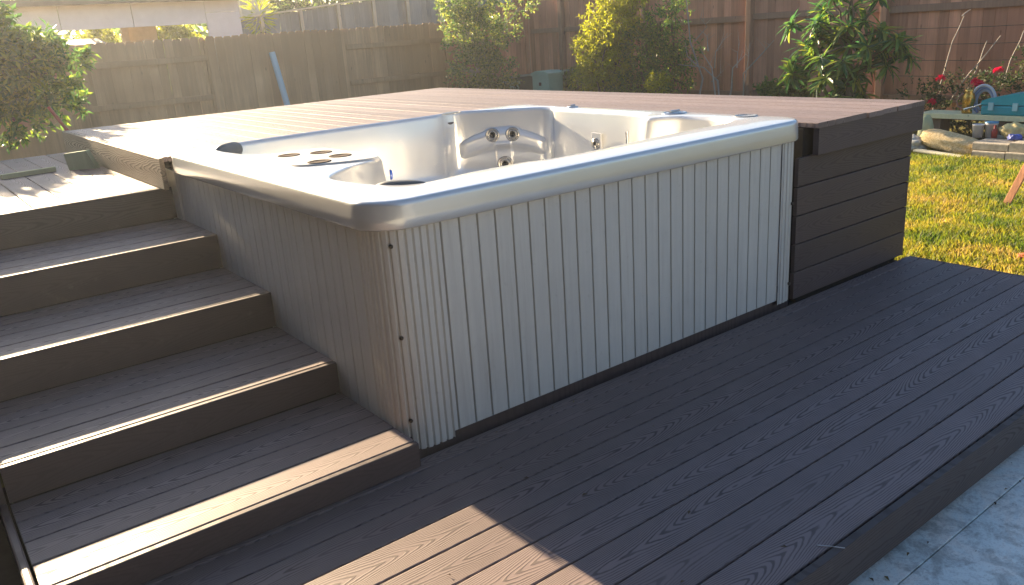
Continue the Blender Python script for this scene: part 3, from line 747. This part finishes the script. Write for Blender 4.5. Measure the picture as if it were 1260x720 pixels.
# 6 low plants
shrub('low_shrub', (9.0, 4.75, LZ), 'low bright green leafy plant left of the whorled tree', 'plant', [((9.0,4.75,.20),(.25,.42,.26)), ((9.0,4.45,.30),(.2,.2,.25)), ((9,5.0,.22),(.2,.2,.2))], .07, .035, 260, M['leaf_low'], M['bark'], trunks=2, per=10, tw=.1, thick=.012)
shrub('fern_clump', (9.2, 9.2, LZ), 'dark green ferny clump right of the teal utility box', 'plant', [((9.2,9.15,.25),(.25,.40,.35)), ((9.2,8.7,.2),(.25,.3,.3))], .10, .018, 240, M['leaf_low'], M['bark'], trunks=2, per=12, tw=.18, thick=.012)
shrub('corner_shrub', (8.5, 10.9, LZ), 'dark green undergrowth at the foot of the airy tree', 'plant', [((8.0,10.6,.2),(.6,.3,.35)), ((8.75,10.9,.2),(.3,.3,.22))], .06, .03, 260, M['leaf_rose'], M['bark'], trunks=2, per=10, tw=.12, thick=.012)
# rose bush
e = shrub('rose_bush', (9.1, 2.0, LZ), 'straggly dark rose bush with crimson blooms against the cedar fence', 'rose bush',
      [((9.2,1.45,.55),(.3,.42,.40)), ((9.2,1.95,.35),(.3,.35,.22)), ((9.2,2.45,.25),(.3,.4,.28)), ((9.2,1.2,.75),(.2,.28,.2)), ((9.1,2.9,.15),(.25,.3,.28)), ((9.1,1.4,.0),(.3,.6,.2))], .05, .03, 420, M['leaf_rose'], M['bark'], trunks=4, per=8, tw=.16, thick=.012)
def rose(p, r, par):
    lv = Leaves(); p = Vector(p)
    for i in range(26):
        d = rv(); d.z = abs(d.z)*.8; d = d.normalized(); lv.leaf(p + d*r*.2, (d+rv()*.3).normalized(), Vector((0,0,1)), r*rnd.uniform(.8,1.1), r*.9, .5, .5)
    lv.build('bloom', M['petal'], par)
for y, z in ((2.52,.475),(2.60,.20),(1.90,.565),(2.09,.42),(2.13,.44)): rose((8.85, y, z), .052, e)
# canes leaning on the fence
e = empty('rose_canes', (9.7, 2.4, LZ), 'thin pale climbing canes leaning up the cedar fence', 'climber')
for y0, z0, y1, z1 in ((2.95,.25,2.75,1.15),(2.6,.2,2.45,.85),(2.2,.3,2.05,.95),(1.95,.45,1.82,1.2),(1.75,.6,1.62,1.15),(3.05,-.2,2.95,.25),(2.75,1.15,2.68,1.22),(2.8,.1,2.3,.9)):
    b = MB(); limb(b, (9.72, y0, z0), (9.78, y1, z1), .008, .005, .05); b.build('cane', M['bark_pale'], e)
# beyond the fence
shrub('neighbour_bush', (4.5, 18.2, LZ), 'yellow-green bush seen through the opening of the white wall, right of the tan pillar', 'bush', [((4.75,18.2,1.55),(.55,.4,.5))], .16, .035, 240, M['leaf_yellow'], M['bark'], kind='long', per=10, tw=.2)
shrub('neighbour_bush', (3.1, 18.2, LZ), 'yellow-green bush seen through the opening of the white wall, left of the tan pillar', 'bush', [((3.2,18.2,1.6),(.35,.4,.4))], .14, .035, 180, M['leaf_yellow'], M['bark'], per=10, tw=.2)
e = empty('fan_palm', (4.95, 13.2, LZ), 'yellow-green spiky palm just right of the white wall', 'palm'); b = MB(); lv = Leaves(); limb(b, (4.98,13.2,LZ), (4.98,13.2,1.6), .06, .05, .02)
for k in range(170):
    d = rv(); d.z = d.z*.9+.15; d.normalize(); p = Vector((4.95,13.2,1.85)) + Vector((d.x*.12, d.y*.2, d.z*.42)); lv.long(p, d, rv(), rnd.uniform(.12,.24), .022, .3)
b.build('trunk', M['bark'], e); lv.build('crown', M['leaf_yellow'], e)
shrub('dark_tree', (8.6, 19.5, LZ), 'dark tree showing above the far grey fence', 'tree', [((8.5,19.5,2.35),(1.2,.6,.42)), ((10.2,19.5,2.7),(1.3,.6,.45))], .10, .045, 420, M['leaf_rose'], M['bark'], per=10, tw=.25, thick=.06)
b = MB(); b.box((6.6, 18.4, LZ), (7.3, 18.9, 2.75), .01); b.box((6.5,18.3,2.75),(7.4,19.0,2.85),.01)
tag(b.build('far_shed', plain('beige_render', (.42,.38,.32), .85)), 'beige rendered block standing behind the far grey fence', 'shed')

lvx = Leaves(); rnd.seed(91)
for i in range(16000):
    x = rnd.uniform(-22, 34); top = 2.9 + 1.1*noise.noise(Vector((x*.35, 0, 3))) + .5*noise.noise(Vector((x*1.3, 4, 3)))
    z = rnd.uniform(-.2, top); y = 24 + rnd.uniform(-1,1)*1.2 + 1.4*noise.noise(Vector((x*.5, z, 9)))
    d = rv(); lvx.leaf(Vector((x,y,z)), d, rv(), .34, .20, .2, .2)
o = lvx.build('distant_hedge', M['leaf_small'], None); tag(o, 'far green hedge line closing the view behind the neighbouring plots', 'hedge', kind='stuff')
# unseen house walls and roof, added behind and left to shade stairs and tub
hh = empty('shade_house', (0, -10, LZ), 'unseen house walls and roof added behind the viewpoint to shade the stairs and tub', 'house')
mh = plain('shade_house_render', (.08,.10,.135), .85, nz=.06, sc_=2)  # kept dark and bluish so the added wall bounces little warm sun
b = MB(); b.box((-7, -10.3, LZ), (7, -10.0, 3.0)); b.build('wall', mh, hh)
b = MB(); b.box((-2.75, -10.0, LZ), (-2.5, 5.6, 2.7)); b.build('shade_wall', plain('shade_cladding', (.10,.085,.075), .8), hh)  # made-up wall that blocks skylight from the tub's left side
b = MB(); b.box((-7.4, -11.0, 3.0), (7.4, -9.4, 3.12)); b.box((-6.0, -9.4, 2.7), (-1.0, 1.7, 2.82)); b.build('roof', me_, hh)  # second slab is an added, unseen patio roof that darkens the stairs
for x in (-1.5, 3.0):
    b = MB(); b.box((x-.9, -10.0, .7), (x+.9, -9.96, 2.1), .01); wd = b.build('window', plain('win_frame', (.6,.6,.58), .5), hh)
    b = MB(); b.box((x-.82, -9.96, .78), (x+.82, -9.95, 2.02)); b.build('pane', plain('win_glass', (.02,.025,.03), .05, spec=.8), wd)

# ------------------------------------------------------------------ grass blades
rng = np.random.default_rng(3)
def in_view(n):
    x = rng.uniform(3.33, 8.6, n); y = rng.uniform(-1.6, 3.4, n)
    k = (y < -1.2+.75*(x-3.3)) | True
    return x[k], y[k]
def grass(n):
    x, y = in_view(n); 
    keep = (y < (x-3.0)*.62+.25) & (y > (x-4.6)*.2-1.3); x, y = x[keep], y[keep]; n = len(x)
    a = rng.uniform(0, 2*np.pi, n); pn = np.array([noise.noise(Vector((px_*1.5, py_*1.5, 0))) for px_, py_ in zip(x, y)])
    h = rng.uniform(.022, .055, n)*(1+.5*pn); w = rng.uniform(.0025, .005, n); lean = rng.uniform(.2, .9, n)*h
    dx, dy = np.cos(a), np.sin(a); la = rng.uniform(0, 2*np.pi, n)
    z = np.full(n, LZ-.002)
    v0 = np.stack([x-dx*w, y-dy*w, z], 1); v1 = np.stack([x+dx*w, y+dy*w, z], 1)
    v2 = np.stack([x+dx*w*.7+np.cos(la)*lean*.4, y+dy*w*.7+np.sin(la)*lean*.4, z+h*.6], 1); v3 = np.stack([x-dx*w*.7+np.cos(la)*lean*.4, y-dy*w*.7+np.sin(la)*lean*.4, z+h*.6], 1)
    v4 = np.stack([x+np.cos(la)*lean, y+np.sin(la)*lean, z+h], 1)
    V = np.stack([v0, v1, v2, v3, v4], 1).reshape(-1, 3); b = np.arange(n)*5
    me = bpy.data.meshes.new('grass'); me.vertices.add(len(V)); me.vertices.foreach_set('co', V.astype(np.float32).ravel())
    loops = np.concatenate([np.stack([b,b+1,b+2,b+3],1), np.stack([b+3,b+2,b+4,b+4],1)], 1)
    L = np.stack([b,b+1,b+2,b+3,b+3,b+2,b+4], 1).ravel(); me.loops.add(len(L)); me.loops.foreach_set('vertex_index', L.astype(np.int32))
    st_ = np.stack([np.arange(n)*7, np.arange(n)*7+4], 1).ravel(); me.polygons.add(2*n); me.polygons.foreach_set('loop_start', st_.astype(np.int32))
    me.update(calc_edges=True); me.materials.append(M['grass'])
    o = bpy.data.objects.new('grass', me); col.objects.link(o); tag(o, 'sunlit yellow-green lawn grass blades', 'grass', kind='stuff')
grass(170000)

# ------------------------------------------------------------------ objects on the landing
b = MB(); m_green = wood('green_treated', (.30,.40,.26), .2)
P = [(-.315,3.62),(-.125,3.60),(-.135,3.66),(-.300,3.68)]
lo = [Vector((-.250,3.66,PH)), Vector((-.112,3.54,PH)), Vector((-.080,3.58,PH)), Vector((-.218,3.70,PH))]
hi = [Vector((-.262,3.66,PH+.105)), Vector((-.150,3.56,PH+.118)), Vector((-.118,3.60,PH+.118)), Vector((-.230,3.70,PH+.105))]
b.face(lo[::-1]); b.face(hi)
for i in range(4): b.face([lo[i], lo[(i+1)%4], hi[(i+1)%4], hi[i]])
tag(b.build('wood_block', m_green, bevel=.004), 'greenish treated timber offcut standing on the landing near the upper deck', 'offcut')
b = MB(); b.box((-.155,-.022,0),(.155,.022,.028),.003); o = b.build('wood_strip', wood('treated_strip', (.48,.46,.26), .2)); o.location = (-.475, 3.69, PH+.001); o.rotation_euler = (0,0,R(9))
tag(o, 'short pale green timber strip lying flat on the landing boards', 'offcut')
b = MB(); b.tube([(-.012, 4.77, .84), (-.06, 4.81, .95), (-.102, 4.85, 1.045)], [.013,.013,.012], 10); b.tube([(-.012,4.77,.84),(.09,4.90,LZ)], .013, 10)
tag(b.build('red_pole', plain('red_paint', (.36,.05,.045), .45)), 'red painted pole leaning by the back corner of the upper deck under the tree', 'pole')

# utility boxes in the fence corner
mt_ = plain('teal_box', (.22,.42,.36), .5, nz=.08, sc_=6)
def ubox(name, x, y, w, d, z1, label, peak=0.0):
    e = empty(name, (x, y, LZ), label, 'utility box'); b = MB()
    b.box((x-d/2, y-w/2, LZ), (x+d/2, y+w/2, z1-.07), .012); b.build('body', mt_, e)
    b = MB(); b.prism([(-w/2-.015, 0), (w/2+.015, 0), (w/2+.015, .05), (w*.25, .068+peak), (-w*.25, .068+peak), (-w/2-.015, .05)], (x-d/2-.015, y, z1-.07), (1,0,0), (0,1,0), (0,0,1), d+.03); b.build('lid', mt_, e)
    b = MB(); b.box((x-d/2-.012, y-.03, z1-.24), (x-d/2, y+.03, z1-.18), .003); b.build('latch', M['screw'], e)
ubox('utility_box', 8.9, 10.95, .33, .3, .375, 'smaller pale teal utility box at the foot of the airy tree')
ubox('utility_box', 8.8, 9.62, .46, .35, .57, 'larger pale teal utility box with sloping lid left of the fern clump', .02)
e = empty('storage_bin', (9.2, 10.5, LZ), 'long dark green storage bin with pale lid edge between the teal boxes', 'bin')
b = MB(); b.prism([(-.75, 0), (.75, 0), (.75, .60), (-.75, .72)], (9.1, 10.55, LZ), (1,0,0), (0,1,0), (0,0,1), .5); b.build('body', plain('dark_green_plastic', (.035,.075,.075), .5), e)
b = MB(); b.prism([(-.78, .722), (.78, .602), (.78, .64), (-.78, .76)], (9.07, 10.55, LZ), (1,0,0), (0,1,0), (0,0,1), .56); b.build('lid', plain('grey_green_lid', (.20,.28,.28), .5), e)

# ------------------------------------------------------------------ garden clutter on the right
ms = plain('grey_stone', (.40,.36,.29), .9, nz=.25, sc_=25, bump=.01); mp = wood('pale_plank', (.78,.72,.42), .15)
e = empty('low_bench', (8.45, 1.9, LZ), 'low bench made of a pale weathered plank behind the bags', 'bench')
b = MB(); b.prism(rprof(.16, .028, .004), (8.45, .3, .122), (0,1,0), (-1,0,0), (0,0,1), 2.165, uo=3); b.build('plank', mp, e)
for y in (.8, 1.62, 2.3):
    b = MB(); b.box((8.35, y-.06, LZ), (8.58, y+.06, .092), .005); b.build('leg', M['rail'], e)
# teal case
e = empty('tool_case', (8.42, 1.5, .15), 'turquoise plastic tool case lying on the low bench', 'case'); mc = plain('turquoise', (.01,.34,.40), .35, nz=.08)
b = MB(); b.box((8.30,1.08,.151),(8.58,1.80,.255),.02); b.build('body', mc, e)
b = MB(); rows = []
for x in (8.295, 8.585):
    rows.append([(x, y, z) for y, z in ((1.81,.26),(1.80,.30),(1.74,.325),(1.66,.34),(1.55,.37),(1.40,.385),(1.2,.385),(1.07,.36),(1.07,.26))])
b.grid(rows, False); b.face(rows[0]); b.face(rows[1][::-1]); b.face([rows[0][0], rows[0][-1], rows[1][-1], rows[1][0]][::-1]); b.build('lid', mc, e, bevel=.008)
for y in (1.70, 1.46, 1.22):
    b = MB(); b.box((8.275, y-.025, .205), (8.30, y+.025, .285), .004); b.build('latch', plain('pale_latch', (.35,.60,.62), .4), e)
# golden vase
b = MB(); b.lathe([(0,0),(.055,.0),(.062,.02),(.050,.045),(.058,.08),(.066,.13),(.062,.19),(.048,.235),(.052,.255),(.046,.262),(.038,.23),(.03,.1),(0,.08)], (8.40,1.985,.150), (0,0,1), 24)
tag(b.build('gold_vase', plain('gold_lustre', (.62,.36,.08), .22, .75, nz=.3, sc_=30)), 'shiny golden vase standing on the low bench', 'vase')
# garden hose reel / arch
e = empty('hose_coil', (8.42,1.83,.15), 'coiled pale blue hose hoop with silver nozzle between vase and turquoise case', 'hose')
for i, (r, c) in enumerate(((.135,(.50,.52,.56)),(.112,(.14,.22,.42)),(.09,(.30,.36,.46)))):
    b = MB(); b.tube([(8.40+.02*i, 1.835-r*math.cos(a)*.95, .285+r*math.sin(a)*1.25) for a in [math.pi*(-.35+1.7*k/28) for k in range(29)]], .015, 8)
    b.build('coil', plain('hose%d' % i, c, .4), e)
b = MB(); b.tube([(8.33,1.99,.20),(8.31,1.88,.235),(8.31,1.80,.265)], [.014,.009,.012], 8); b.build('nozzle', M['chrome'], e)
b = MB(); b.tube([(8.42,2.04,.19),(8.42,2.10,.22),(8.42,2.12,.28),(8.42,2.08,.35),(8.42,2.02,.37)], .006, 6)
tag(b.build('wire_hoop', plain('pink_wire', (.35,.20,.22), .5)), 'thin bent wire hoop beside the golden vase', 'wire')
lv = Leaves()
for i in range(30):
    d = rv(); d.z = abs(d.z); lv.leaf(Vector((8.48,1.93,.44)), d.normalized(), Vector((0,0,1)), .07, .05, .4, .4)
e = empty('potted_bloom', (8.5,1.93,.15), 'magenta bloom rising right behind the golden vase', 'flower'); lv.build('petals', M['petal'], e)
b = MB(); b.tube([(8.5,1.93,.15),(8.48,1.93,.44)], .005, 5); b.build('stem', M['bark'], e)
# sack of straw
def lumpy(name, mat, c, r, seed, label=None, cat=None, flat=.0, rot=0.0, par=None, pw=2.6, amp=.10):
    b = MB(); rows = []; n1, n2 = 22, 30
    for i in range(n1+1):
        th = math.pi*i/n1; row = []
        for k in range(n2):
            ph = 2*math.pi*k/n2
            d = Vector((math.sin(th)*math.cos(ph), math.sin(th)*math.sin(ph), math.cos(th)))
            q = 1/((abs(d.x)**pw + abs(d.y)**pw + abs(d.z)**pw)**(1/pw))
            nz_ = 1 + amp*noise.noise(d*2.2+Vector((seed,0,0))) + amp*.5*noise.noise(d*6+Vector((0,seed,0)))
            p = Vector((d.x*r[0], d.y*r[1], d.z*r[2]))*q*nz_
            p = Matrix.Rotation(rot, 3, 'X') @ p
            p = p + Vector(c); p.z = max(p.z, LZ+.002) if flat == 0 else p.z
            row.append(p)
        rows.append(row)
    b.grid(rows, True, True); o = b.build(name, mat, par)
    if label: tag(o, label, cat)
    return o
mstraw = NT('straw_sack'); p_ = mstraw.obj(); f_ = mstraw.noise(mstraw.scaled(p_, 20, 60, 60), 1, 5, .7)
mstraw.set(Base_Color=mstraw.ramp(f_, [(.3, (.42,.28,.12)), (.5, (.74,.55,.27)), (.7, (.86,.72,.45))]), Roughness=.85); mstraw.bump(f_, .8, .02)
lumpy('straw_sack', mstraw.m, (7.80,1.85,-.085), (.17,.31,.090), 2, 'long straw-coloured garden sack lying beside the stone blocks', 'sack', rot=R(12), pw=3.2)
b = MB(); b.prism(rprof(.06,.008,.002), (7.55,2.10,LZ+.055), Vector((-.05,-.50,-.025)), (1,0,0), (0,0,1), 1.0); 
tag(b.build('pale_slat', wood('pale_slat_wood', (.62,.58,.42), .15)), 'pale flat slat lying on the grass in front of the straw sack', 'slat')
lumpy('orange_ball', plain('orange_rubber', (.75,.12,.04), .5), (7.72,2.10,-.055), (.035,.035,.035), 5, 'small orange ball wedged at the left end of the straw sack', 'ball', flat=1, pw=2, amp=.02)
lumpy('crumpled_sheet', plain('crumpled_grey', (.42,.42,.38), .7, nz=.2), (7.72,2.22,-.12), (.12,.14,.09), 8, 'crumpled grey plastic sheeting on the grass beside the deck', 'sheeting', amp=.4)
b = MB(); b.lathe([(0,0),(.085,0),(.082,.05),(.075,.15),(.05,.24),(.025,.27),(0,.272)], (7.98,2.22,-.10), (0,0,1), 20); b.lathe([(.10,-.1),(.10,0),(0,.002)], (7.98,2.22,-.10), (0,0,1), 20)
tag(b.build('garden_jug', plain('dull_green', (.34,.38,.22), .6)), 'dull green cone-shaped garden jug left of the straw sack', 'jug')
# stone blocks
def blk(x0,x1,y0,y1,z0,z1,lab):
    b = MB(); nx, ny = 14, 6
    b.box((x0,y0,z0),(x1,y1,z1),.012); o = b.build('stone_block', ms, bevel=0); tag(o, lab, 'stone block', 'stone blocks stacked on the lawn edge')
blk(7.60,7.78,1.238,1.548,LZ,-.118,'grey stone block in the lower course touching the straw sack')
blk(7.60,7.78,.915,1.228,LZ,-.112,'grey stone block in the lower course at the right edge of the photo')
blk(7.63,7.95,1.225,1.56,-.116,-.038,'grey stone block in the upper course under the white buckets')
blk(7.63,7.95,.90,1.215,-.110,-.022,'grey stone block in the upper course at the right edge of the photo')
blk(7.96,8.30,.85,1.60,LZ,-.05,'wide grey stone block behind the upper course of blocks')
def bucket(x, y, z, r, h, m, lab, cname='white_bucket'):
    e = empty(cname, (x,y,z), lab, 'bucket'); b = MB(); b.lathe([(0,0),(r*.85,0),(r,h*.93),(r*1.06,h*.94),(r*1.06,h),(r*.96,h),(r*.8,.01),(0,.01)], (x,y,z), (0,0,1), 24); b.build('body', m, e)
    b = MB(); b.tube([(x-.02, y-r*1.05*math.cos(a), z+h*.9-r*.9*math.sin(a)) for a in [math.pi*k/10 for k in range(11)]], .003, 5); b.build('handle', M['chrome'], e); return e
mwb = plain('white_plastic', (.66,.64,.64), .45, nz=.06)
bucket(8.02,1.69,-.045,.055,.135,mwb,'white bucket with a pale label, leftmost on the stones')
bk = bucket(8.08,1.585,-.045,.060,.145,mwb,'white bucket with a blue lid in the middle of the row on the stones')
b = MB(); b.lathe([(.062,.0),(.066,.004),(.066,.014),(0,.018)], (8.08,1.585,.101), (0,0,1), 24); b.build('lid', plain('blue_plastic', (.10,.30,.50), .4), bk)
b = MB(); b.lathe([(0,0),(.028,0),(.03,.07),(.012,.10),(.012,.13),(0,.13)], (8.0,1.515,-.04), (0,0,1), 16); tag(b.build('red_bottle', plain('red_plastic', (.35,.03,.02), .4)), 'small dark red bottle between the bucket and the yellow bag', 'bottle')
lumpy('yellow_bag', plain('yellow_bag', (.62,.50,.22), .6, nz=.25, sc_=20), (8.05,1.36,.035), (.08,.12,.075), 11, 'open yellow bag of garden feed standing on the stones', 'bag', flat=1, amp=.25)
lumpy('blue_bag', plain('blue_bag', (.05,.09,.40), .5, nz=.3), (7.86,1.26,.0), (.05,.06,.03), 13, 'crumpled blue bag in front of the yellow bag', 'bag', flat=1, amp=.4)
# dark planting bed behind
b = MB()
shrub('bed_plants', (8.7, 2.0, LZ), 'low dark undergrowth beneath the bench plank', 'plant', [((8.75,2.0,-.05),(.15,.75,.14)), ((8.7,1.1,-.05),(.15,.5,.14))], .05, .025, 260, M['leaf_rose'], M['bark'], trunks=2, per=8, tw=.08, thick=.01)
# timber stake at the right edge
b = MB(); p0 = Vector((5.69,.425,LZ)); p1 = Vector((5.95,.28,.42)); b.prism(rprof(.028,.012,.003), p0, (p1-p0).normalized(), Vector((0,-1,0)), Vector((-1,0,0)), (p1-p0).length, uo=2)
tag(b.build('timber_stake', wood('orange_timber', (.52,.25,.13), .2)), 'leaning orange-brown timber stake on the sunny lawn', 'stake')
lumpy('terracotta_shard', plain('terracotta', (.50,.12,.05), .7), (4.30,-.27,LZ+.012), (.035,.05,.02), 4, 'small red terracotta shard lying in the grass near the deck end', 'shard', amp=.4)

lv = Leaves(); rnd.seed(5)
for i in range(70):
    if i < 30: p = Vector((rnd.uniform(.4, 2.2), rnd.uniform(-1.6, -1.27), PZ+.003))
    elif i < 50: p = Vector((rnd.uniform(-1.0, 3.2), rnd.choice([rnd.uniform(-.08, -.02), rnd.uniform(-1.2, 0)]), .004))
    else: p = Vector((rnd.uniform(-1.5, -.1), rnd.uniform(2.4, 4.6), PH+.004))
    a = rnd.uniform(0, 6.28); L = rnd.uniform(.008, .026); lv.leaf(p, Vector((math.cos(a), math.sin(a), .05)).normalized(), Vector((0,0,1)), L, L*.4, .4, .1)
o = lv.build('leaf_litter', leaf_mat('dry_leaves', [(.1, G(.05,.035,.02)), (.6, G(.14,.09,.045)), (.95, G(.22,.18,.08))], .1, .8), None); tag(o, 'scattered bits of dry leaf and grit on the decking and patio', 'litter', kind='stuff')

b = MB(); X0, Y0, Z0, X9, Y9, Z9 = -24, -14, -1.3, 36, 27.5, 5.2  # scattering box added to stand in for lens glare
c8 = [(x, y, z) for z in (Z0, Z9) for x, y in ((X0,Y0),(X9,Y0),(X9,Y9),(X0,Y9))]; b.v = c8
b.f = [(3,2,1,0),(4,5,6,7),(0,1,5,4),(1,2,6,5),(2,3,7,6),(3,0,4,7)]; b.uv = [[(0.0,0.0)]*4]*6; b.sm = [False]*6; b.mi = [0]*6
hz = NT('glare_volume'); hz.t.nodes.remove(hz.b); pv = hz.n('ShaderNodeVolumePrincipled', Density=.0019, Anisotropy=.60)
pv.inputs['Color'].default_value = (.93, .96, 1.0, 1); hz.l(pv.outputs[0], hz.out.inputs['Volume'])
tag(b.build('glare_veil', hz.m), 'thin scattering volume standing in for lens glare', 'glare_veil', kind='stuff')

# ------------------------------------------------------------------ light, world, camera
EL, AZ = 16.2, -1.2      # azimuth measured from +Y, negative = towards -X
w = bpy.data.worlds.new('World'); sc.world = w; w.use_nodes = True
nt = w.node_tree; sky = nt.nodes.new('ShaderNodeTexSky'); sky.sky_type = 'NISHITA'; sky.sun_disc = False
sky.sun_elevation = R(EL); sky.sun_rotation = R(AZ); sky.air_density = 1.0; sky.dust_density = 1.2; sky.ozone_density = 3.0
bg = nt.nodes['Background']; nt.links.new(sky.outputs[0], bg.inputs[0]); bg.inputs[1].default_value = .052
L = bpy.data.lights.new('sun', 'SUN'); L.energy = 5.0; L.angle = R(.5); L.color = (1.0, .77, .49)
lo_ = bpy.data.objects.new('sun', L); col.objects.link(lo_)
e_, a_ = R(EL), R(AZ); dirv = -Vector((math.sin(a_)*math.cos(e_), math.cos(a_)*math.cos(e_), math.sin(e_)))
lo_.rotation_euler = dirv.to_track_quat('-Z', 'Y').to_euler(); lo_.location = (0, 8, 6)

cam = bpy.data.cameras.new('camera'); co = bpy.data.objects.new('camera', cam); col.objects.link(co); sc.camera = co
ya, pi, ro = R(-36.6841), R(-17.9314), R(-3.9541)
F = Vector((-math.sin(ya)*math.cos(pi), math.cos(ya)*math.cos(pi), math.sin(pi)))
Rt = F.cross(Vector((0,0,1))).normalized(); U = Rt.cross(F)
R2 = Rt*math.cos(ro) + U*math.sin(ro); U2 = -Rt*math.sin(ro) + U*math.cos(ro)
m = Matrix((R2, U2, -F)).transposed().to_4x4(); m.translation = (-1.1892, -2.2514, 1.3892); co.matrix_world = m
cam.sensor_width = 36; cam.lens = 1008.4708/1260*36; cam.clip_start = .02; cam.clip_end = 1000
sc.view_settings.view_transform = 'Standard'; sc.view_settings.look = 'None'; sc.view_settings.gamma = 1; sc.view_settings.exposure = 2.3
sc.cycles.max_bounces = 8
